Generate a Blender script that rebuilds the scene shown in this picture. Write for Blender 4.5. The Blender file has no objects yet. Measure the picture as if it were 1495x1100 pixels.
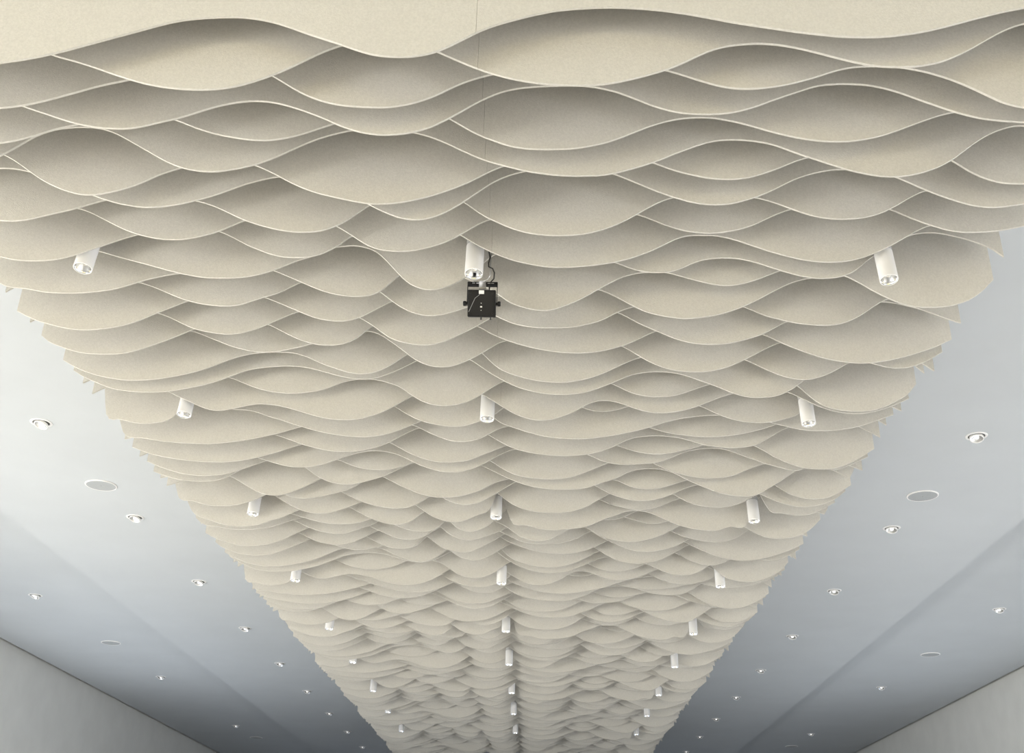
import bpy, bmesh, math, random
import numpy as np
from mathutils import Vector, Matrix

random.seed(4)
scn = bpy.context.scene
col = scn.collection

# ------------------------------------------------------------------ camera
W, H = 1495.0, 1100.0
FPX, CX, CY = 1600.0, 788.7, 550.0          # focal length and principal point in photo pixels
PITCH, ROLL = 0.4593, 0.0144
EYE = Vector((0.0, 0.0, 1.6))
cam_d = bpy.data.cameras.new('camera')
cam = bpy.data.objects.new('camera', cam_d)
col.objects.link(cam)
fw = Vector((0, math.cos(PITCH), math.sin(PITCH)))
up0 = Vector((0, -math.sin(PITCH), math.cos(PITCH)))
rt = Vector((1, 0, 0)) * math.cos(ROLL) + up0 * math.sin(ROLL)
up = up0 * math.cos(ROLL) - Vector((1, 0, 0)) * math.sin(ROLL)
cam.matrix_world = Matrix(((rt.x, up.x, -fw.x, EYE.x), (rt.y, up.y, -fw.y, EYE.y),
                           (rt.z, up.z, -fw.z, EYE.z), (0, 0, 0, 1)))
cam_d.sensor_fit = 'HORIZONTAL'
cam_d.sensor_width = 36.0
cam_d.lens = 36.0 * FPX / W
cam_d.shift_x = -(CX - W / 2) / W
cam_d.clip_end = 200
scn.camera = cam

# ------------------------------------------------------------------ world, daylight through the windows, exposure
wd = bpy.data.worlds.new('world')
scn.world = wd
wd.use_nodes = True
wd.node_tree.nodes['Background'].inputs[0].default_value = (0.75, 0.85, 1.0, 1)
wd.node_tree.nodes['Background'].inputs[1].default_value = 1.0

def window_light(name, loc, rot, sx, sy, watts, colour):
    d = bpy.data.lights.new(name, 'AREA')
    d.shape = 'RECTANGLE'
    d.size, d.size_y = sx, sy
    d.energy = watts
    d.color = colour
    o = bpy.data.objects.new(name, d)
    o.location = loc
    o.rotation_euler = rot
    col.objects.link(o)
    return o

WXL, WXR = -9.40, 8.99          # wall faces
YB, YF = -11.0, 44.0             # wall behind the camera, far wall
# side windows run low along the whole hall (their heads are below the part of the walls in view)
# near panels slant down on to the floor, which throws their light back up
for nm, x, sg, pw, cl in (('left', WXL + 0.12, -1, (2300, 260), ((1.0, 0.965, 0.88), (0.90, 0.95, 1.0))),
                          ('right', WXR - 0.12, 1, (1250, 170), ((0.98, 0.985, 1.0), (0.90, 0.95, 1.0)))):
    window_light('daylight_%s_near_window' % nm, (x, 2.6, 2.0), (0, math.radians((66 if sg < 0 else 58) * sg), 0), 2.6, 21.5, pw[0], cl[0])
    window_light('daylight_%s_middle_window' % nm, (x, 18.2, 2.0), (0, math.radians(98 * sg), 0), 2.6, 9.5, pw[1], cl[1])  # fill added here, aimed slightly up to brighten outer bays and walls
window_light('daylight_back_window', (-0.2, YB + 0.12, 2.4), (math.radians(75), 0, 0), 16.5, 3.4, 440, (1.0, 0.77, 0.20))

scn.view_settings.view_transform = 'Standard'
scn.view_settings.look = 'None'
scn.view_settings.gamma = 1.0
scn.view_settings.use_curve_mapping = False
scn.view_settings.exposure = -0.05

# ------------------------------------------------------------------ materials
def material(name, colour, rough=0.8, metal=0.0, noise=None, bump=None, emit=None, spec=None):
    m = bpy.data.materials.new(name)
    m.use_nodes = True
    nt = m.node_tree
    b = nt.nodes['Principled BSDF']
    b.inputs['Base Color'].default_value = (*colour, 1)
    b.inputs['Roughness'].default_value = rough
    b.inputs['Metallic'].default_value = metal
    if spec is not None:
        b.inputs['Specular IOR Level'].default_value = spec
    if emit:
        b.inputs['Emission Color'].default_value = (*emit[0], 1)
        b.inputs['Emission Strength'].default_value = emit[1]
    tc = nt.nodes.new('ShaderNodeTexCoord')
    if noise:
        scale, amount, detail = noise
        n = nt.nodes.new('ShaderNodeTexNoise')
        n.inputs['Scale'].default_value = scale
        n.inputs['Detail'].default_value = detail
        nt.links.new(tc.outputs['Object'], n.inputs['Vector'])
        r = nt.nodes.new('ShaderNodeValToRGB')
        r.color_ramp.elements[0].position = 0.3
        r.color_ramp.elements[1].position = 0.7
        r.color_ramp.elements[0].color = (*[c * (1 - amount) for c in colour], 1)
        r.color_ramp.elements[1].color = (*[min(1, c * (1 + amount)) for c in colour], 1)
        nt.links.new(n.outputs['Fac'], r.inputs['Fac'])
        nt.links.new(r.outputs['Color'], b.inputs['Base Color'])
    if bump:
        scale, strength, dist = bump
        n2 = nt.nodes.new('ShaderNodeTexNoise')
        n2.inputs['Scale'].default_value = scale
        n2.inputs['Detail'].default_value = 4
        nt.links.new(tc.outputs['Object'], n2.inputs['Vector'])
        bp = nt.nodes.new('ShaderNodeBump')
        bp.inputs['Strength'].default_value = strength
        bp.inputs['Distance'].default_value = dist
        nt.links.new(n2.outputs['Fac'], bp.inputs['Height'])
        nt.links.new(bp.outputs['Normal'], b.inputs['Normal'])
    return m

M = {}
M['felt'] = material('beige_felt', (0.595, 0.578, 0.54), 0.95, noise=(95, 0.06, 4), bump=(160, 0.35, 0.004), spec=0.1)
M['plaster'] = material('ceiling_plaster', (0.50, 0.53, 0.563), 0.85, noise=(1.3, 0.02, 3), bump=(40, 0.08, 0.004), spec=0.2)
M['wall'] = material('wall_plaster', (0.74, 0.745, 0.73), 0.9, noise=(2.2, 0.03, 4), bump=(60, 0.15, 0.004), spec=0.2)
M['floor'] = material('pale_stone_floor', (0.64, 0.61, 0.56), 0.5, noise=(1.6, 0.06, 5))
M['white'] = material('white_paint', (0.86, 0.86, 0.87), 0.35)
M['white_trim'] = material('white_trim', (0.82, 0.82, 0.83), 0.45)
M['gap_shade'] = material('dark_gap_shade', (0.12, 0.12, 0.12), 0.7)  # dark colour standing for shade in pendant grooves and downlight recesses
M['chrome'] = material('mirror_reflector', (0.86, 0.87, 0.89), 0.12, 1.0)
M['lamp'] = material('lamp_glass', (0.9, 0.9, 0.9), 0.2, emit=((1.0, 0.98, 0.95), 1.1))
M['gimbal'] = material('grey_gimbal', (0.30, 0.31, 0.33), 0.4, 0.6)
M['grille'] = material('speaker_grille', (0.36, 0.38, 0.40), 0.7, noise=(420, 0.15, 1), bump=(420, 0.4, 0.002))
M['black'] = material('black_casing', (0.006, 0.006, 0.008), 0.55, noise=(60, 0.2, 3), spec=0.3)
M['dark_metal'] = material('black_metal', (0.008, 0.008, 0.010), 0.5, spec=0.3)
M['cable'] = material('black_cable', (0.015, 0.015, 0.015), 0.5)
M['steel'] = material('steel', (0.55, 0.55, 0.56), 0.3, 1.0)
M['label'] = material('white_sticker', (0.8, 0.8, 0.8), 0.6)
M['frame'] = material('window_frame', (0.25, 0.26, 0.27), 0.4, 0.6)
gm = material('window_glass', (1, 1, 1), 0.0)
gm.node_tree.nodes['Principled BSDF'].inputs['Transmission Weight'].default_value = 1.0
M['glass'] = gm

# ------------------------------------------------------------------ helpers
def add_box(bm, x0, x1, y0, y1, z0, z1):
    v = [bm.verts.new(p) for p in ((x0, y0, z0), (x1, y0, z0), (x1, y1, z0), (x0, y1, z0),
                                   (x0, y0, z1), (x1, y0, z1), (x1, y1, z1), (x0, y1, z1))]
    for f in ((3, 2, 1, 0), (4, 5, 6, 7), (0, 1, 5, 4), (1, 2, 6, 5), (2, 3, 7, 6), (3, 0, 4, 7)):
        bm.faces.new([v[i] for i in f])
    return v

def add_lathe(bm, profile, seg=32, closed=False):
    """profile: list of (radius, z); swept round the z axis"""
    rings = []
    for r, z in profile:
        if r < 1e-6:
            rings.append([bm.verts.new((0, 0, z))])
        else:
            rings.append([bm.verts.new((r * math.cos(2 * math.pi * i / seg), r * math.sin(2 * math.pi * i / seg), z)) for i in range(seg)])
    pairs = list(zip(rings[:-1], rings[1:]))
    if closed:
        pairs.append((rings[-1], rings[0]))
    for a, b in pairs:
        for i in range(seg):
            j = (i + 1) % seg
            if len(a) == 1 and len(b) == 1:
                continue
            if len(a) == 1:
                bm.faces.new((a[0], b[i], b[j]))
            elif len(b) == 1:
                bm.faces.new((a[i], a[j], b[0]))
            else:
                bm.faces.new((a[i], a[j], b[j], b[i]))

def add_tube(bm, pts, r, seg=8):
    pts = [Vector(p) for p in pts]
    prev = None
    for i, p in enumerate(pts):
        t = (pts[min(i + 1, len(pts) - 1)] - pts[max(i - 1, 0)]).normalized()
        a = t.orthogonal().normalized() if prev is None else (prev - t * prev.dot(t)).normalized()
        prev = a
        b = t.cross(a)
        ring = [bm.verts.new(p + (a * math.cos(2 * math.pi * k / seg) + b * math.sin(2 * math.pi * k / seg)) * r) for k in range(seg)]
        if i:
            for k in range(seg):
                bm.faces.new((last[k], last[(k + 1) % seg], ring[(k + 1) % seg], ring[k]))
        else:
            bm.faces.new(ring[::-1])
        last = ring
    bm.faces.new(last)

def obj(name, bm, mat, parent=None, smooth=False, bevel=0.0):
    if bevel:
        bmesh.ops.bevel(bm, geom=list(bm.edges), offset=bevel, segments=2, affect='EDGES', profile=0.6)
    bmesh.ops.recalc_face_normals(bm, faces=bm.faces)
    me = bpy.data.meshes.new(name)
    bm.to_mesh(me)
    bm.free()
    me.materials.append(M[mat])
    if smooth:
        for p in me.polygons:
            p.use_smooth = True
        me.set_sharp_from_angle(angle=math.radians(40))
    o = bpy.data.objects.new(name, me)
    col.objects.link(o)
    if parent:
        o.parent = parent
    return o

def tag(o, label, cat, group=None):
    o['label'] = label
    o['category'] = cat
    if group:
        o['group'] = group
    return o

def thing(name, label, cat, loc=(0, 0, 0), group=None):
    o = bpy.data.objects.new(name, None)
    o.empty_display_size = 0.1
    col.objects.link(o)
    o.location = loc
    return tag(o, label, cat, group)

def struct(name, bm, mat, parent=None):
    o = obj(name, bm, mat, parent)
    if parent is None:
        o['kind'] = 'structure'
    return o

def copy_tree(root, loc, label):
    r = root.copy()
    col.objects.link(r)
    r.location = loc
    r['label'] = label
    for ch in root.children:
        c = ch.copy()
        col.objects.link(c)
        c.parent = r
        for g in ch.children:
            d = g.copy()
            col.objects.link(d)
            d.parent = c
    return r

ORD = ['zeroth', 'first', 'second', 'third', 'fourth', 'fifth', 'sixth', 'seventh', 'eighth', 'ninth', 'tenth',
       'eleventh', 'twelfth', 'thirteenth', 'fourteenth', 'fifteenth']

# ------------------------------------------------------------------ the hall
ZC = EYE.z + 4.15                # plaster ceiling, inner bays
ZO = ZC + 0.10                  # outer bays sit slightly higher
XS = -0.31                       # centre line of the hall
CL, CR = -6.22, 5.53             # creases between inner and outer bays
OL, OR_ = -9.30, 8.89            # outer edges, a shadow gap before the walls

bm = bmesh.new(); add_box(bm, WXL - 0.4, WXR + 0.4, YB - 0.4, YF + 0.4, -0.2, 0); struct('floor', bm, 'floor')
bm = bmesh.new(); add_box(bm, CL, CR, YB, YF, ZC, ZC + 0.12)
ceiling = struct('ceiling', bm, 'plaster')
for x0, x1 in ((OL, CL), (CR, OR_)):
    ys = [YB, 20.3, YF] if x0 < 0 else [YB, YF]
    for a, b in zip(ys[:-1], ys[1:]):
        bm = bmesh.new(); add_box(bm, x0, x1, a + 0.002, b - 0.002, ZO, ZO + 0.1)
        struct('ceiling_bay', bm, 'plaster', ceiling)
bm = bmesh.new(); add_box(bm, WXL - 0.4, WXR + 0.4, YB - 0.4, YF + 0.4, ZC + 0.5, ZC + 0.7)
roof = struct('roof_slab', bm, 'wall')  # unseen roof slab, added above the ceiling to close the dark wall slots
ZT = ZC + 0.5
WY0, WY1, WZ0, WZ1 = -9.5, 41.0, 0.5, 3.5       # side window openings
def side_wall(name, xa, xb):
    bm = bmesh.new()
    add_box(bm, xa, xb, YB - 0.4, WY0, 0, ZT)
    add_box(bm, xa, xb, WY1, YF + 0.4, 0, ZT)
    add_box(bm, xa, xb, WY0, WY1, 0, WZ0)
    add_box(bm, xa, xb, WY0, WY1, WZ1, ZT)
    return struct(name, bm, 'wall')
side_wall('wall_left', WXL - 0.3, WXL)
side_wall('wall_right', WXR, WXR + 0.3)
bm = bmesh.new(); add_box(bm, WXL, WXR, YF, YF + 0.3, 0, ZT); struct('wall_far', bm, 'wall')
bm = bmesh.new()
add_box(bm, WXL, WXR, YB - 0.3, YB, 0, WZ0)
add_box(bm, WXL, WXR, YB - 0.3, YB, WZ1, ZT)
add_box(bm, WXL, WXL + 0.5, YB - 0.3, YB, WZ0, WZ1)
add_box(bm, WXR - 0.5, WXR, YB - 0.3, YB, WZ0, WZ1)
struct('wall_back', bm, 'wall')

def window(name, along_y, fixed, a0, a1):
    n = max(2, int(round((a1 - a0) / 2.0)))
    root = bpy.data.objects.new(name, None)
    col.objects.link(root)
    root['kind'] = 'structure'
    def bxx(p0, p1, q0, q1, z0, z1):
        b = bmesh.new()
        if along_y:
            add_box(b, q0, q1, p0, p1, z0, z1)
        else:
            add_box(b, p0, p1, q0, q1, z0, z1)
        return b
    for i in range(n + 1):
        p = a0 + (a1 - a0) * i / n
        p0, p1 = max(a0, p - 0.03), min(a1, p + 0.03)
        obj('mullion', bxx(p0, p1, fixed - 0.04, fixed + 0.04, WZ0, WZ1), 'frame', root)
    for z in (WZ0 + 0.03, WZ1 - 0.03):
        obj('rail', bxx(a0, a1, fixed - 0.035, fixed + 0.035, z - 0.03, z + 0.03), 'frame', root)
    for i in range(n):
        p0, p1 = a0 + (a1 - a0) * i / n + 0.03, a0 + (a1 - a0) * (i + 1) / n - 0.03
        obj('pane', bxx(p0, p1, fixed - 0.006, fixed + 0.006, WZ0 + 0.06, WZ1 - 0.06), 'glass', root)
window('window_1', True, WXL - 0.15, WY0, WY1)
window('window_2', True, WXR + 0.15, WY0, WY1)
window('window_3', False, YB - 0.15, WXL + 0.5, WXR - 0.5)

# ------------------------------------------------------------------ hanging felt wave baffles
# bottom-edge heights above the camera (mm over 3 m), 131 stations across the field, one list per row;
# the cutting pattern repeats every 24 rows
XL, XR = -3.57, 2.95
Y0, STEP, THICK = 3.72, 0.2, 0.0135
WAVES = [
    [475,454,433,415,401,391,385,379,374,369,363,358,349,338,323,306,291,280,280,288,301,313,324,334,345,355,368,382,399,417,437,457,477,497,517,537,558,577,594,606,614,620,624,626,625,619,609,595,576,555,533,513,494,474,453,433,417,409,406,407,414,428,451,482,517,552,582,606,626,644,662,677,690,699,706,711,715,717,717,715,712,707,701,693,684,673,662,650,638,628,619,610,601,592,584,577,571,565,561,560,560,563,568,576,585,597,611,627,644,662,680,697,714,729,742,753,760,765,767,768,767,765,761,755,747,735,721,702,678,649,614],
    [545,559,573,591,610,629,648,665,681,694,705,713,719,722,723,721,717,711,701,690,676,659,641,621,601,581,562,546,530,512,493,473,453,435,418,404,393,385,380,377,377,380,388,400,418,440,465,494,526,560,595,625,650,670,684,692,694,691,682,668,650,627,601,574,548,524,503,485,470,458,448,441,436,434,433,435,439,447,458,473,489,507,527,550,577,608,638,663,680,691,698,702,701,696,687,675,660,644,627,611,596,583,575,571,571,574,580,591,606,629,656,687,721,755,788,817,840,855,861,860,855,846,834,821,806,789,771,749,724,695,665],
    [561,543,525,509,495,483,473,465,458,451,446,442,440,437,434,432,429,426,423,421,423,431,442,457,474,493,513,533,553,571,586,601,617,635,654,671,687,700,710,716,718,714,705,690,668,638,604,568,537,511,491,476,466,461,458,457,458,464,476,492,514,541,574,605,630,651,669,684,698,709,719,727,733,739,743,746,748,748,748,745,741,734,724,711,694,674,654,635,619,608,603,603,608,616,626,640,656,674,694,715,733,746,753,756,757,755,750,740,728,711,691,667,639,608,575,544,524,512,499,485,472,461,456,461,476,497,521,549,579,612,646],
    [579,604,628,650,669,685,698,708,715,719,719,716,711,703,692,678,662,644,625,606,587,568,550,531,513,497,485,476,470,468,469,476,490,507,523,539,560,582,604,622,637,647,653,653,647,636,620,602,581,559,534,508,487,470,460,454,454,459,469,485,506,536,571,608,646,681,711,736,752,763,770,775,778,782,783,782,776,766,752,733,710,685,661,642,627,617,612,610,612,617,626,640,658,680,704,726,748,769,790,806,814,818,819,817,812,801,786,767,744,720,697,674,653,634,619,607,600,595,591,588,583,578,572,568,566,570,581,600,624,650,677],
    [651,631,612,593,576,561,548,538,530,524,521,520,519,518,519,522,529,540,557,576,599,620,637,651,665,679,692,703,712,717,719,716,707,692,671,648,628,611,597,586,577,570,567,568,576,588,605,625,648,670,692,712,729,745,757,768,775,778,777,770,756,735,704,669,636,609,587,566,550,541,536,535,536,538,542,550,561,575,593,615,640,665,690,711,729,742,751,756,757,753,743,731,716,700,682,665,650,637,626,618,613,611,613,618,627,639,654,673,695,718,741,763,784,802,815,821,821,818,812,804,796,787,778,769,759,748,736,722,705,685,664],
    [666,649,632,616,603,594,586,579,572,566,561,561,567,582,610,652,697,735,763,780,789,795,796,793,782,763,737,707,676,645,614,584,558,538,525,517,513,516,526,537,552,570,594,621,652,683,713,739,760,778,793,804,809,812,811,807,801,793,781,764,742,717,689,662,636,614,596,580,566,552,541,533,526,522,520,520,522,525,533,546,562,580,599,620,644,670,694,717,739,757,768,773,774,771,765,755,740,718,695,673,654,633,613,594,577,564,553,546,544,548,557,570,588,610,638,673,714,756,795,829,856,877,893,898,888,865,831,789,743,695,647],
    [657,670,685,702,720,738,754,767,777,781,779,768,746,715,680,643,607,576,550,528,511,499,496,501,513,529,548,571,601,632,657,678,697,712,724,733,737,736,730,717,698,673,645,615,587,563,542,525,512,499,487,476,467,464,465,470,479,490,505,522,542,564,588,615,647,680,709,732,749,761,770,775,779,782,785,787,789,792,794,795,795,792,784,772,752,729,711,695,682,671,664,661,662,668,679,696,716,738,763,788,809,824,833,836,837,838,838,839,842,846,851,856,860,862,858,847,826,791,748,713,688,671,661,659,660,661,661,662,661,660,660],
    [708,728,747,763,777,788,798,805,810,814,814,810,800,787,770,752,732,711,689,667,645,624,606,590,577,568,561,559,563,570,580,593,610,627,646,669,693,718,738,756,771,782,787,784,776,763,746,725,701,675,647,618,589,561,537,517,505,501,507,523,547,579,617,660,703,745,781,808,828,844,855,861,864,866,866,866,864,860,852,840,820,796,771,746,722,700,680,663,648,638,633,633,638,649,665,684,705,731,760,790,818,840,858,873,884,890,892,897,895,886,873,855,831,804,776,749,724,702,682,664,651,643,641,646,654,663,672,682,693,703,714],
    [718,695,673,653,635,621,610,600,593,589,589,595,606,622,638,654,669,687,707,727,744,757,766,772,776,777,777,775,771,765,756,744,728,709,685,659,633,611,593,577,563,552,544,541,541,546,558,579,609,649,694,737,771,796,815,828,835,838,836,829,815,795,765,725,685,653,627,602,581,565,553,547,543,543,545,549,557,569,586,606,631,660,693,728,761,790,813,829,840,845,848,849,849,847,844,839,831,819,802,782,759,737,718,702,692,687,685,688,693,703,718,739,767,798,832,863,888,901,903,897,886,873,859,847,837,829,824,822,810,794,781],
    [758,757,757,758,760,763,769,776,784,794,804,814,822,827,828,822,807,785,758,731,704,679,658,640,627,616,609,607,609,616,628,643,661,686,714,742,765,781,791,797,799,798,793,784,772,755,732,704,670,635,600,573,558,551,547,549,556,569,584,603,628,659,695,732,764,787,800,807,809,808,806,804,802,802,804,807,813,820,828,835,841,844,840,829,809,785,762,743,727,717,711,708,711,718,729,742,760,783,811,839,864,885,899,906,909,910,911,912,915,918,921,921,918,907,885,858,833,810,789,770,755,746,741,742,745,749,755,765,777,790,804],
    [681,662,644,626,610,595,583,574,570,569,571,575,584,598,616,637,660,683,707,729,750,768,783,795,805,813,819,823,825,823,817,805,785,759,730,703,680,659,641,627,621,620,622,630,647,674,711,756,794,820,838,849,856,860,861,862,860,857,851,842,826,803,770,737,707,680,656,635,618,605,594,585,579,577,578,581,586,592,600,609,619,633,649,669,691,717,745,775,801,818,825,826,826,822,811,796,778,758,738,719,702,686,672,660,651,644,642,643,648,656,670,687,709,734,762,792,824,856,887,912,928,934,933,930,925,921,919,919,919,921,913],
    [725,731,736,742,747,752,757,763,769,774,780,784,786,785,781,771,757,741,726,712,698,684,669,655,640,627,614,604,595,589,587,587,589,592,598,609,623,642,666,692,717,738,758,788,816,830,837,842,838,825,802,759,704,646,593,555,534,524,527,541,563,595,637,686,737,784,816,836,846,849,847,842,835,827,819,810,802,793,782,769,754,733,711,693,681,675,674,679,691,712,739,762,777,785,790,790,786,777,764,747,728,710,692,676,662,653,648,649,654,665,686,717,763,805,837,872,909,944,972,991,1001,1005,1003,995,983,969,952,932,909,876,827],
    [701,654,626,615,611,605,595,585,581,579,578,579,582,587,594,602,613,629,648,669,687,702,716,728,738,746,755,762,770,776,783,788,792,794,793,787,775,756,733,710,687,664,642,622,606,595,588,584,586,594,615,657,712,762,793,810,816,811,800,783,763,740,716,692,667,638,600,561,537,520,508,501,501,513,533,557,583,613,646,680,712,741,765,782,793,799,803,802,792,777,761,746,732,719,710,706,709,719,734,752,773,796,819,841,853,858,857,851,841,827,809,786,757,723,687,655,627,602,582,570,564,563,566,572,581,595,615,643,680,726,778],
    [696,735,763,782,794,801,804,804,804,802,801,801,801,801,801,799,796,789,777,761,741,719,696,675,656,642,630,622,616,613,615,622,638,658,679,697,716,744,775,804,824,836,843,845,842,835,825,809,789,762,727,686,647,614,589,573,564,563,572,586,604,624,643,664,688,711,730,745,757,767,775,782,788,794,798,801,801,798,791,778,758,731,701,670,641,617,601,589,579,572,568,571,577,585,595,608,625,645,668,694,722,752,782,812,839,862,879,892,899,903,903,909,935,919,888,857,827,798,773,752,735,721,713,709,709,716,727,745,770,806,849],
    [664,638,614,594,578,563,550,539,531,527,527,530,537,545,556,570,588,611,639,667,692,716,742,765,783,796,806,813,818,822,822,820,815,804,787,766,744,721,699,676,656,640,630,624,622,628,643,667,698,731,763,788,805,815,821,822,820,816,809,799,787,771,751,729,707,682,656,633,616,605,598,595,594,596,597,601,607,620,634,651,676,707,734,755,770,779,786,790,793,795,797,799,802,805,808,809,808,804,794,778,754,730,709,694,681,668,658,651,647,645,645,650,661,679,705,736,772,808,840,862,874,880,882,881,880,878,876,873,870,864,855],
    [689,727,754,773,786,793,797,798,799,799,799,799,799,799,798,796,792,783,769,750,726,701,677,657,643,632,624,618,617,623,634,651,672,699,726,753,780,802,817,825,828,826,821,812,799,781,757,727,692,653,616,591,575,564,556,554,558,570,591,617,644,673,703,737,770,796,811,819,822,823,821,820,819,820,822,827,833,839,846,850,851,846,833,808,777,747,722,698,675,651,630,614,602,595,591,591,594,600,611,624,640,657,678,706,736,765,789,806,818,827,835,843,853,864,878,894,911,927,942,951,953,946,935,921,907,890,870,848,827,807,789],
    [691,651,625,606,588,572,561,554,550,549,550,552,558,569,585,605,626,649,671,696,722,750,774,792,807,818,826,831,834,835,831,823,808,786,759,732,707,685,668,656,649,647,650,659,679,712,762,808,838,857,867,871,871,869,866,864,862,860,858,855,849,838,820,793,762,737,715,696,679,664,651,640,631,624,618,615,613,614,618,624,634,648,663,681,703,729,757,784,804,816,822,824,824,822,820,819,818,818,818,817,815,810,801,785,762,735,709,686,664,643,624,607,593,582,574,568,565,565,569,576,585,596,609,623,639,656,674,694,717,741,767],
    [746,739,733,728,726,725,727,730,736,743,753,765,778,793,809,824,839,851,859,860,851,835,814,792,772,752,733,718,705,695,689,688,691,698,710,722,735,751,769,787,805,823,840,855,867,873,873,859,833,798,761,722,681,644,617,599,589,587,592,606,629,657,687,720,757,789,811,823,829,829,827,823,818,815,812,811,811,812,814,815,813,809,799,781,753,720,687,656,631,610,595,585,579,576,576,580,587,599,614,634,658,685,713,742,770,798,822,837,842,839,831,819,803,787,769,750,732,713,695,677,660,645,634,630,633,643,659,680,706,736,768],
    [698,670,643,620,601,584,571,561,552,545,541,540,542,545,551,558,568,579,591,605,620,637,658,682,706,729,748,764,776,784,790,793,794,793,788,777,760,739,715,693,675,657,641,628,621,622,629,645,669,702,743,783,816,841,860,875,885,891,893,890,879,858,826,779,726,684,655,635,619,604,592,583,578,575,574,576,583,593,606,622,642,666,692,719,746,770,790,802,808,811,811,811,810,809,809,810,812,814,814,813,808,799,781,757,729,702,678,657,642,631,626,628,637,653,675,701,731,762,787,806,821,831,837,840,840,835,826,810,786,752,712],
    [713,681,654,631,611,590,572,559,551,545,542,539,539,540,543,549,558,569,580,592,605,620,639,660,683,706,727,744,755,763,769,773,776,777,775,770,761,749,735,721,706,694,684,677,674,676,685,701,722,747,774,804,834,858,875,888,895,897,894,884,865,836,799,762,728,697,668,643,622,606,593,582,574,570,569,570,574,581,591,606,626,648,670,694,719,740,755,765,771,775,774,770,763,751,735,715,696,677,656,634,611,592,578,570,567,568,573,583,602,629,661,701,742,774,798,819,838,860,885,901,905,906,907,910,913,915,912,903,883,848,793],
    [702,731,752,765,773,776,776,774,771,768,766,764,763,764,766,769,773,778,782,785,786,784,777,763,744,723,702,684,669,658,650,644,641,642,645,652,660,672,689,711,734,753,765,772,774,772,764,752,735,718,687,650,616,589,570,559,554,555,561,574,593,620,653,691,728,759,782,796,803,807,807,806,804,802,800,800,799,799,798,796,792,784,770,749,722,697,678,666,659,656,657,660,668,682,700,719,740,759,775,788,799,808,816,824,832,838,842,844,840,831,813,783,739,686,640,605,584,572,563,558,556,557,562,572,586,607,633,661,692,735,798],
    [705,737,761,778,789,795,797,794,789,780,768,753,734,710,686,663,641,618,598,583,576,577,587,599,612,624,634,638,636,631,623,612,598,583,567,552,538,527,518,513,510,510,515,524,538,556,577,603,633,667,700,730,753,771,785,795,801,803,802,797,787,771,748,718,686,653,621,591,567,549,537,531,532,539,553,572,596,623,654,682,701,711,711,703,689,671,651,634,621,612,609,611,616,624,636,651,669,689,712,735,756,774,790,804,814,822,828,831,832,828,820,804,781,754,726,700,678,659,645,635,629,627,629,635,645,659,676,696,718,741,764],
    [870,639,573,577,569,556,546,542,542,547,555,568,597,676,765,768,742,718,705,701,705,713,725,737,748,757,760,758,753,746,740,736,734,733,734,736,740,744,750,756,762,767,772,774,773,768,757,739,712,680,649,623,602,586,574,565,558,555,556,562,575,594,615,639,670,715,751,776,793,802,807,807,804,798,791,782,770,757,742,723,711,706,707,715,727,745,763,777,787,795,800,804,806,806,803,798,788,773,751,725,700,678,660,645,635,630,627,626,630,638,651,665,682,705,747,842,840,812,788,775,771,774,782,793,804,814,819,817,803,774,749],
    [664,676,682,684,682,680,678,680,688,704,731,772,829,856,846,823,804,793,789,786,773,766,765,760,749,733,714,697,685,669,650,634,620,605,592,579,568,559,552,545,540,537,536,538,543,552,565,581,601,623,647,672,698,723,746,768,788,805,817,824,824,815,794,759,707,675,655,638,621,604,590,577,566,558,552,549,547,546,547,549,555,562,570,579,589,600,612,625,639,654,672,690,708,723,736,747,755,763,769,775,778,779,778,777,774,771,765,757,744,726,711,699,687,674,663,655,650,649,651,654,658,664,672,682,695,710,729,748,767,786,805],
    [770,645,593,583,584,579,571,563,556,551,547,543,541,539,538,537,539,543,548,555,562,570,580,590,601,614,627,641,656,673,692,707,716,719,718,715,711,709,709,714,722,729,734,736,739,744,748,751,751,745,731,710,684,659,638,619,602,594,591,593,602,618,643,676,705,725,739,752,763,772,782,791,800,808,816,823,827,829,829,827,823,818,811,804,796,789,782,775,766,755,742,726,710,698,689,683,677,672,668,667,667,669,674,680,687,696,707,720,734,749,766,786,812,828,836,839,838,837,835,834,835,839,843,850,856,862,865,863,854,833,798],
    [652,665,678,689,698,706,713,718,722,726,728,731,733,735,737,740,742,744,746,748,749,748,746,742,736,725,710,693,675,657,639,622,608,595,584,576,569,566,566,569,575,583,595,609,627,649,677,708,739,767,790,806,816,821,824,823,821,817,811,803,791,775,754,725,693,664,638,618,602,590,580,572,566,561,558,557,557,560,565,572,581,593,609,629,652,679,705,726,739,746,752,755,755,753,748,741,731,716,699,683,673,666,660,655,653,655,660,666,679,700,728,760,792,823,849,868,881,890,896,902,907,913,917,919,916,908,889,857,829,801,770],
    [662,643,625,608,594,583,573,564,557,551,545,541,537,534,533,533,534,537,542,549,558,568,581,596,611,627,646,667,686,704,720,733,743,752,759,765,770,774,778,781,782,781,778,771,758,739,713,684,656,632,611,593,579,568,563,561,563,569,574,586,606,629,652,675,698,719,736,748,755,759,761,762,761,760,760,759,759,760,761,762,763,763,762,758,751,740,724,706,691,680,672,668,668,672,680,689,701,714,727,743,761,784,798,807,810,809,803,793,778,758,732,701,667,639,614,593,575,560,552,548,547,548,552,562,578,598,622,649,680,713,747],
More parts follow.
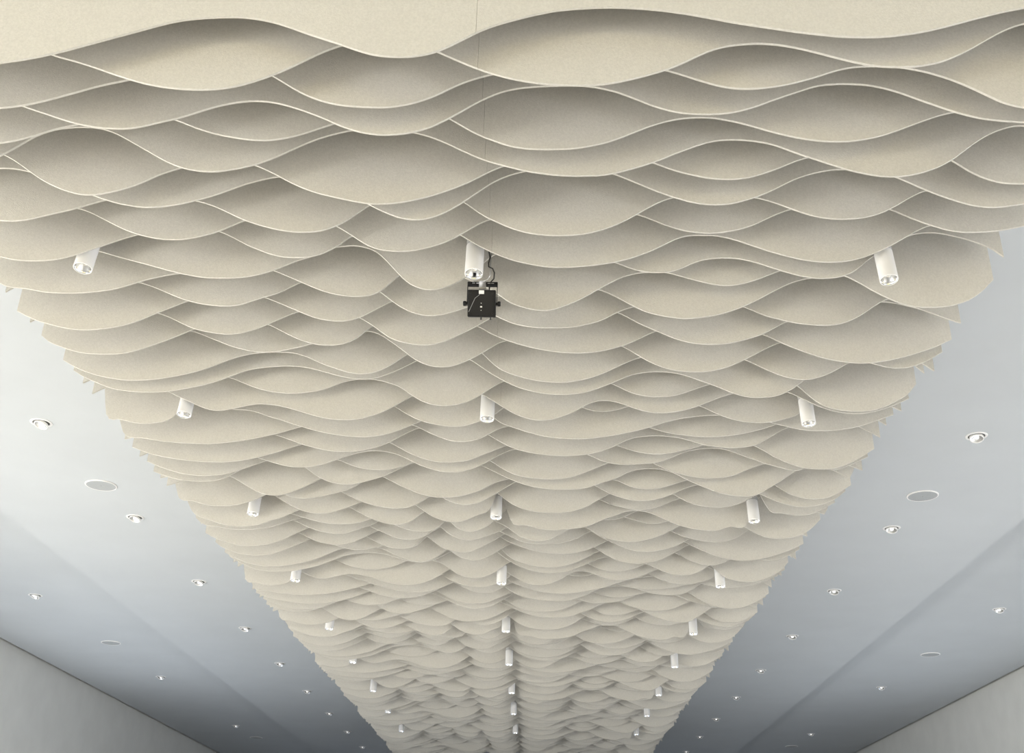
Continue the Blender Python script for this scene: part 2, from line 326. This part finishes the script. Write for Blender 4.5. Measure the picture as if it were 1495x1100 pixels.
    [655,681,703,720,733,742,747,750,751,751,749,746,743,738,733,727,719,711,701,689,676,661,645,629,613,599,588,579,575,576,579,586,597,611,629,649,670,690,707,722,733,740,742,740,734,723,707,686,662,636,612,593,577,563,553,549,550,554,562,577,598,624,654,686,717,743,764,778,789,801,811,821,829,834,834,827,814,798,778,756,733,708,686,669,656,649,645,645,648,652,656,660,668,682,701,723,746,768,785,796,805,811,814,814,808,797,779,759,740,721,702,683,666,652,639,625,613,610,622,655,664,661,649,625,624,638,658,679,702,727,753],
    [687,667,647,628,611,596,583,573,565,560,557,558,560,565,572,583,598,617,637,659,680,699,717,730,741,750,757,762,765,767,767,765,760,752,740,724,703,682,665,652,644,639,638,639,644,653,668,687,709,729,746,759,770,779,786,792,796,798,797,793,785,772,751,721,687,654,629,610,596,586,579,575,572,571,573,577,584,596,612,631,652,674,698,721,742,760,775,785,791,791,783,767,741,716,692,672,654,639,625,615,608,604,603,605,610,616,628,644,666,690,712,732,749,761,769,773,776,777,778,778,779,779,779,778,776,773,766,756,741,721,699],
    [667,649,631,616,602,592,585,580,576,575,577,582,593,609,632,662,700,744,775,797,810,809,799,790,786,784,777,760,726,691,656,626,603,587,576,570,569,572,581,595,611,627,644,665,691,718,747,773,795,809,818,822,824,823,822,819,816,811,805,795,782,763,739,713,687,663,641,620,602,587,574,565,558,553,550,549,550,551,554,559,569,585,604,623,640,657,681,709,733,750,760,765,767,766,760,748,730,706,679,652,628,606,585,565,546,531,520,512,508,505,508,520,543,572,603,635,667,702,737,774,808,824,827,825,817,797,772,746,716,718,829],
    [679,691,703,714,724,732,739,745,747,747,744,737,725,707,684,656,627,598,571,549,534,525,523,529,541,559,581,607,634,663,691,714,733,748,758,765,769,770,768,762,752,739,720,696,670,644,620,599,579,561,546,535,529,527,529,533,540,548,562,578,599,626,655,681,700,715,726,733,738,741,743,743,743,743,743,742,742,742,743,743,743,743,742,740,736,729,718,697,673,655,645,641,640,644,652,665,681,699,717,733,746,756,762,767,771,774,776,777,778,778,776,772,765,755,739,716,686,651,619,596,580,570,565,564,568,576,592,615,644,675,707],
    [677,695,714,736,760,771,773,771,769,772,784,796,802,779,761,746,732,719,706,692,675,655,632,604,585,575,570,570,575,585,596,609,623,637,653,671,697,733,776,804,820,824,809,790,766,743,726,713,701,689,675,655,629,595,569,549,535,528,532,541,555,584,614,646,680,715,747,773,790,801,807,809,810,809,807,804,801,798,793,786,776,761,741,713,684,658,640,624,610,600,595,594,598,607,618,632,649,671,696,720,741,757,769,775,778,777,774,769,762,752,741,727,711,692,670,645,622,602,585,572,562,556,556,561,569,581,596,616,643,680,721],
    [802,659,607,602,600,587,571,559,553,551,551,554,559,569,582,599,619,643,671,701,726,744,757,767,773,776,777,775,772,766,757,745,729,709,684,659,635,616,599,585,574,564,558,554,554,558,566,583,610,645,680,709,733,753,768,779,787,792,793,790,783,771,752,726,692,653,617,590,571,556,545,537,532,529,529,531,535,542,552,568,588,614,644,675,704,730,751,766,777,785,791,793,794,792,787,779,766,748,724,695,667,646,632,623,616,612,611,614,621,632,648,669,696,724,749,768,779,784,785,784,780,776,771,767,762,759,756,754,752,750,747],
    [695,702,708,715,721,728,735,743,751,759,768,776,784,790,795,796,794,785,768,734,703,674,646,621,598,581,569,562,559,560,568,581,597,615,635,658,680,700,716,728,736,739,739,733,723,707,686,658,624,589,556,531,512,499,491,491,499,513,536,561,578,599,672,815,815,769,726,696,677,666,664,667,674,685,697,711,725,738,750,760,766,767,763,751,731,707,688,679,667,655,647,644,646,653,666,682,702,725,747,767,780,784,781,774,764,754,744,737,734,736,745,761,787,821,853,848,737,651,631,632,625,616,610,609,615,627,646,670,696,722,748],
    [776,683,614,579,562,549,533,516,501,491,485,481,481,482,487,496,511,532,552,566,583,612,637,659,679,696,710,721,728,731,731,725,715,699,678,652,625,600,578,559,543,531,524,523,528,543,569,610,654,686,704,712,710,703,691,678,667,659,659,668,691,738,819,890,849,674,559,534,539,533,520,506,496,491,489,490,494,499,505,511,520,533,553,578,603,623,640,657,678,695,704,705,702,693,677,657,633,608,585,564,548,535,525,518,512,507,505,509,523,542,552,543,540,584,717,903,925,867,830,809,793,780,768,759,752,746,742,739,709,700,814],
]
NROW = 126
stations = np.linspace(XL, XR, 131)

def smooth_eval(z, x):
    t = (x - XL) / (stations[1] - stations[0])
    i = np.clip(np.floor(t).astype(int), 0, 129)
    a = t - i
    p0, p1, p2, p3 = (z[np.clip(i + d, 0, 130)] for d in (-1, 0, 1, 2))
    return p1 + 0.5 * a * (p2 - p0 + a * (2 * p0 - 5 * p1 + 4 * p2 - p3 + a * (3 * (p1 - p2) + p3 - p0)))

def panel_mesh(wave, x0, x1):
    n = int(round((x1 - x0) / 0.03))
    x = np.linspace(x0, x1, n + 1)
    z = EYE.z + 3.0 + smooth_eval(np.array(wave) / 1000.0, x) - ZC      # relative to the ceiling
    h = THICK / 2
    verts, faces = [], []
    for xi, zi in zip(x, z):
        verts += [(xi, -h, 0), (xi, -h, zi), (xi, h, zi), (xi, h, 0)]
    for i in range(n):
        a, b = 4 * i, 4 * i + 4
        faces += [(a, a + 1, b + 1, b), (a + 1, a + 2, b + 2, b + 1), (a + 2, a + 3, b + 3, b + 2), (a + 3, a, b, b + 3)]
    faces += [(0, 3, 2, 1), (4 * n, 4 * n + 1, 4 * n + 2, 4 * n + 3)]
    me = bpy.data.meshes.new('panel')
    me.from_pydata(verts, [], faces)
    me.materials.append(M['felt'])
    return me

PENDANT_ROWS = [10.5, 21.5, 33.5, 44.5, 56.5, 67.5, 79.5, 90.5, 102.5, 113.5]
def baffle_label(k):
    if k == 0:
        return 'nearest wavy beige felt baffle, running along the top edge of the photo'
    behind = [i for i, r in enumerate(PENDANT_ROWS) if r < k]
    if not behind:
        return 'wavy beige felt baffle, %s row counted from the top edge of the photo' % ORD[k + 1]
    i = behind[-1]
    n = int(k - PENDANT_ROWS[i] + 0.5)
    return 'wavy beige felt baffle, %s behind the %s row of white pendant lights' % (ORD[n], ORD[i + 1])

meshes = {}
for k in range(NROW):
    d = k
    while d > 34:
        d -= 24
    if d not in meshes:
        meshes[d] = (panel_mesh(WAVES[d], XL, XS - 0.0006), panel_mesh(WAVES[d], XS + 0.0006, XR))
    root = thing('wave_baffle', baffle_label(k), 'ceiling baffle', (0, Y0 + STEP * k, ZC), 'felt wave baffles across the ceiling')
    for me in meshes[d]:
        p = bpy.data.objects.new('panel', me)
        col.objects.link(p)
        p.parent = root

# ------------------------------------------------------------------ white cylinder pendants between the baffles
def make_pendant(HANG):             # HANG: pendant bottom to ceiling
    t = thing('pendant_light', '', 'pendant light', (0, 0, 0), 'white pendant lights among the baffles')
    R = 0.057
    lean = Matrix.Rotation(math.radians(-9), 3, 'X')
    def aimed(b):                       # heads are aimed a little towards the near end of the hall
        bmesh.ops.rotate(b, verts=b.verts, cent=(0, 0, 0.25), matrix=lean)
        bmesh.ops.translate(b, verts=b.verts, vec=(0, 0.018, 0))
        return b
    bm = bmesh.new()
    add_lathe(bm, [(0.0, 0.265), (R - 0.003, 0.265), (R, 0.262), (R, 0.002), (R - 0.002, 0.0), (R - 0.005, 0.0), (R - 0.006, 0.012), (R - 0.006, 0.2), (0, 0.2)], 40)
    body = obj('body', aimed(bm), 'white', t, True)
    for z in (0.225, 0.237, 0.249):
        bm = bmesh.new()
        add_lathe(bm, [(R - 0.002, z), (R + 0.0008, z), (R + 0.0008, z + 0.0035), (R - 0.002, z + 0.0035)], 40, True)
        obj('groove_shade_ring', aimed(bm), 'gap_shade', body, True)  # raised dark band, the groove's shade put into its colour
    bm = bmesh.new()
    add_lathe(bm, [(R - 0.0065, 0.006), (R - 0.008, 0.008), (R - 0.014, 0.03), (R - 0.022, 0.05), (0.02, 0.065), (0.012, 0.068)], 40)
    obj('reflector', aimed(bm), 'chrome', t, True)
    bm = bmesh.new()
    add_lathe(bm, [(R - 0.0066, 0.003), (R - 0.004, 0.0015), (R - 0.004, 0.004), (R - 0.0066, 0.006)], 40, True)
    obj('rim', aimed(bm), 'gimbal', t, True)
    bm = bmesh.new()
    add_lathe(bm, [(0, 0.048), (0.010, 0.05), (0.014, 0.057), (0.013, 0.068), (0, 0.07)], 20)
    obj('lamp', aimed(bm), 'lamp', t, True)
    bm = bmesh.new(); add_lathe(bm, [(0.011, 0.26), (0.011, HANG), ], 14)
    obj('stem', bm, 'white', t, True)
    bm = bmesh.new(); add_lathe(bm, [(0, HANG - 0.03), (0.04, HANG - 0.03), (0.042, HANG - 0.025), (0.042, HANG), (0, HANG)], 24)
    obj('canopy', bm, 'white', t, True)
    return t

pend_near, pend_far = make_pendant(0.585), make_pendant(0.64)
COLS = (('left', -2.84), ('central', -0.42), ('right', 2.15))
used = set()
for i, r in enumerate(PENDANT_ROWS[:9]):
    base, hang = (pend_near, 0.585) if i < 3 else (pend_far, 0.64)
    for cn, x in COLS:
        lab = 'white cylinder pendant light, %s of the %s column counted from the nearest' % (ORD[i + 1], cn)
        if i == 0:
            lab = {'left': 'nearest white cylinder pendant light in the left column, below the big beige waves',
                   'central': 'nearest white cylinder pendant light, directly above the black box fixture',
                   'right': 'nearest white cylinder pendant light in the right column, by the baffle ends'}[cn]
        loc = (x, Y0 + STEP * r, ZC - hang)
        if base.name in used:
            copy_tree(base, loc, lab)
        else:
            base.location = loc
            base['label'] = lab
            used.add(base.name)

# ------------------------------------------------------------------ recessed gimbal downlights
def make_downlight():
    t = thing('recessed_downlight', '', 'downlight', (0, 0, 0), 'round recessed downlights in the plaster')
    bm = bmesh.new()
    add_lathe(bm, [(0.078, 0.0), (0.078, -0.004), (0.081, -0.006), (0.101, -0.004), (0.103, 0.0)], 40)
    obj('trim_ring', bm, 'white_trim', t, True)
    bm = bmesh.new()
    add_lathe(bm, [(0.0785, -0.003), (0.0775, -0.0005), (0, -0.0005)], 40)
    obj('recess_shade', bm, 'gap_shade', t, True)  # flat dark disc without depth, recess shade put into its colour
    tilt = Matrix.Rotation(math.radians(-14), 3, 'X') @ Matrix.Rotation(math.radians(8), 3, 'Y')
    def head(profile, seg, close=False):
        b = bmesh.new()
        add_lathe(b, profile, seg, close)
        bmesh.ops.rotate(b, verts=b.verts, cent=(0, 0, -0.012), matrix=tilt)
        bmesh.ops.translate(b, verts=b.verts, vec=(0, 0.004, -0.010))
        return b
    g = obj('gimbal_head', head([(0.056, 0.0), (0.057, -0.020), (0.061, -0.022), (0.065, -0.019), (0.066, 0.0)], 36), 'white', t, True)
    obj('reflector', head([(0.0565, -0.015), (0.042, -0.006), (0.024, -0.002), (0.012, -0.001)], 36), 'chrome', g, True)
    obj('lamp', head([(0, -0.016), (0.014, -0.014), (0.020, -0.008), (0.020, -0.001), (0, -0.001)], 24), 'lamp', g, True)
    return t

dl0 = make_downlight()
spots = []
for side, x in (('left', -4.72), ('right', 4.14)):
    for i in range(9):
        spots.append((x, 9.53 + 2.735 * i, ZC, 'round recessed downlight, %s from the front in the %s inner row' % (ORD[i + 1], side)))
for side, x in (('left', -7.53), ('right', 6.94)):
    for i in range(3):
        spots.append((x, 16.25 + 6.2 * i, ZO, 'round recessed downlight, %s from the front in the %s outer row' % (ORD[i + 1], side)))
for n, (x, y, z, lab) in enumerate(spots):
    if n == 0:
        dl0.location = (x, y, z); dl0['label'] = lab
    else:
        copy_tree(dl0, (x, y, z), lab)

# ------------------------------------------------------------------ flush ceiling loudspeakers
def make_speaker():
    t = thing('ceiling_speaker', '', 'speaker', (0, 0, 0), 'round flush ceiling speakers')
    bm = bmesh.new()
    add_lathe(bm, [(0.153, -0.002), (0.153, -0.010), (0.158, -0.012), (0.166, -0.008), (0.168, 0.0)], 48)
    obj('rim', bm, 'white_trim', t, True)
    bm = bmesh.new()
    add_lathe(bm, [(0.1535, -0.009), (0.1, -0.0105), (0, -0.011)], 48)
    g = obj('grille', bm, 'grille', t, True)
    bm = bmesh.new()
    add_lathe(bm, [(0, -0.0135), (0.006, -0.013), (0.007, -0.0105)], 16)
    obj('badge', bm, 'gimbal', g, True)
    return t
sp0 = make_speaker()
spk = [(-4.74, 11.2, ZC, 'large round grey speaker grille in the left inner ceiling bay'),
       (4.15, 11.16, ZC, 'large round grey speaker grille in the right inner ceiling bay'),
       (-7.48, 19.4, ZO, 'round grey speaker grille in the left outer bay, nearer one'),
       (6.93, 19.4, ZO, 'round grey speaker grille in the right outer bay, nearer one'),
       (-7.48, 30.7, ZO, 'round speaker grille in the left outer bay, far one'),
       (6.93, 30.9, ZO, 'round speaker grille in the right outer bay, far one')]
for n, (x, y, z, lab) in enumerate(spk):
    if n == 0:
        sp0.location = (x, y, z); sp0['label'] = lab
    else:
        copy_tree(sp0, (x, y, z), lab)

# ------------------------------------------------------------------ black box fixture in a yoke below the central pendant
bx, by, bz = -0.367, 5.875, EYE.z + 3.402
t = thing('yoke_fixture', 'small square black box fixture hung in a yoke bracket below the nearest central pendant', 'fixture', (bx, by, bz))
HW, HH, HD = 0.086, 0.083, 0.04
bm = bmesh.new(); add_box(bm, -HW, HW, -HD, HD, -HH, HH)
case = obj('casing', bm, 'black', t, bevel=0.005)
case.rotation_euler = (math.radians(26), 0, 0)
bm = bmesh.new(); add_box(bm, -HW + 0.010, HW - 0.010, -HD - 0.003, -HD + 0.001, -HH + 0.010, HH - 0.012)
obj('front_panel', bm, 'dark_metal', case, bevel=0.0012)
for sx in (-1, 1):
    for sz in (-1, 1):
        bm = bmesh.new(); add_lathe(bm, [(0, 0.004), (0.005, 0.004), (0.006, 0.0)], 12)
        bmesh.ops.rotate(bm, verts=bm.verts, matrix=Matrix.Rotation(math.radians(90), 3, 'X'))
        bmesh.ops.translate(bm, verts=bm.verts, vec=(sx * (HW - 0.018), -HD - 0.003, sz * (HH - 0.02)))
        obj('screw', bm, 'dark_metal', case, True)
bm = bmesh.new(); add_box(bm, -0.017, 0.015, -HD - 0.006, -HD - 0.003, HH - 0.026, HH - 0.004)
obj('sticker', bm, 'label', case)
for x, z, w, h in ((-0.002, -0.022, 0.006, 0.0045), (-0.002, 0.0, 0.002, 0.002), (-0.002, -0.044, 0.002, 0.002)):
    bm = bmesh.new(); add_box(bm, x - w, x + w, -HD - 0.0042, -HD - 0.0032, z - h, z + h)
    obj('printed_mark', bm, 'label', case)
for x in (-0.003, 0.055):
    bm = bmesh.new(); add_tube(bm, [(x, -0.02, -HH + 0.003), (x, -0.02, -HH - 0.018)], 0.0055)
    obj('cable_gland', bm, 'cable', case)
for s in (-1, 1):
    bm = bmesh.new(); add_lathe(bm, [(0, 0.022), (0.013, 0.022), (0.016, 0.018), (0.016, 0.004), (0.009, 0.002), (0.009, -0.008)], 20)
    bmesh.ops.rotate(bm, verts=bm.verts, matrix=Matrix.Rotation(math.radians(90 * s), 3, 'Y'))
    bmesh.ops.translate(bm, verts=bm.verts, vec=(s * (HW + 0.008), 0, 0.0))
    obj('clamp_knob', bm, 'dark_metal', t, True)
for x in (-HW - 0.006, HW + 0.006):
    bm = bmesh.new(); add_box(bm, x - 0.002, x + 0.002, -0.012, 0.012, -0.012, 0.148)
    obj('yoke_arm', bm, 'dark_metal', t)
bm = bmesh.new(); add_box(bm, -HW - 0.008, HW + 0.008, -0.014, 0.014, 0.128, 0.15)
yb = obj('yoke_bar', bm, 'dark_metal', t, bevel=0.001)
for x in (-0.055, -0.03, 0.04, 0.062):
    bm = bmesh.new(); add_box(bm, x - 0.009, x + 0.009, -0.0152, -0.0138, 0.136, 0.142)
    obj('slot', bm, 'steel', yb)
bm = bmesh.new(); add_box(bm, -0.022, 0.022, -0.022, 0.012, 0.098, 0.152)
obj('hanging_clamp', bm, 'steel', t, bevel=0.003)
up_z = ZC - bz
bm = bmesh.new(); add_tube(bm, [(0.0, -0.016, 0.148), (0.03, -0.03, 0.155), (0.046, -0.04, 0.18), (0.046, -0.04, 0.3), (0.046, -0.04, up_z)], 0.0035)
obj('hanging_rod', bm, 'steel', t, True)
bm = bmesh.new()
add_tube(bm, [(0.042, -0.005, HH - 0.006), (0.044, -0.010, HH + 0.02 + 0.04), (0.070, -0.03, HH + 0.02 + 0.06), (0.072, -0.035, HH + 0.02 + 0.10), (0.060, -0.045, HH + 0.02 + 0.125), (0.036, -0.05, HH + 0.02 + 0.135),
              (0.034, -0.052, HH + 0.02 + 0.16), (0.042, -0.052, HH + 0.02 + 0.20), (0.034, -0.050, HH + 0.02 + 0.24), (0.040, -0.050, HH + 0.02 + 0.29), (0.040, -0.045, HH + 0.02 + 0.36), (0.040, -0.05, up_z)], 0.0045)
obj('power_cable', bm, 'cable', t, True)
bm = bmesh.new()
add_tube(bm, [(-0.012, -HD - 0.006, HH - 0.03), (-0.04, -HD - 0.007, 0.03), (-0.078, -HD - 0.007, -0.055)], 0.0016, 6)
obj('safety_wire', bm, 'steel', case, True)
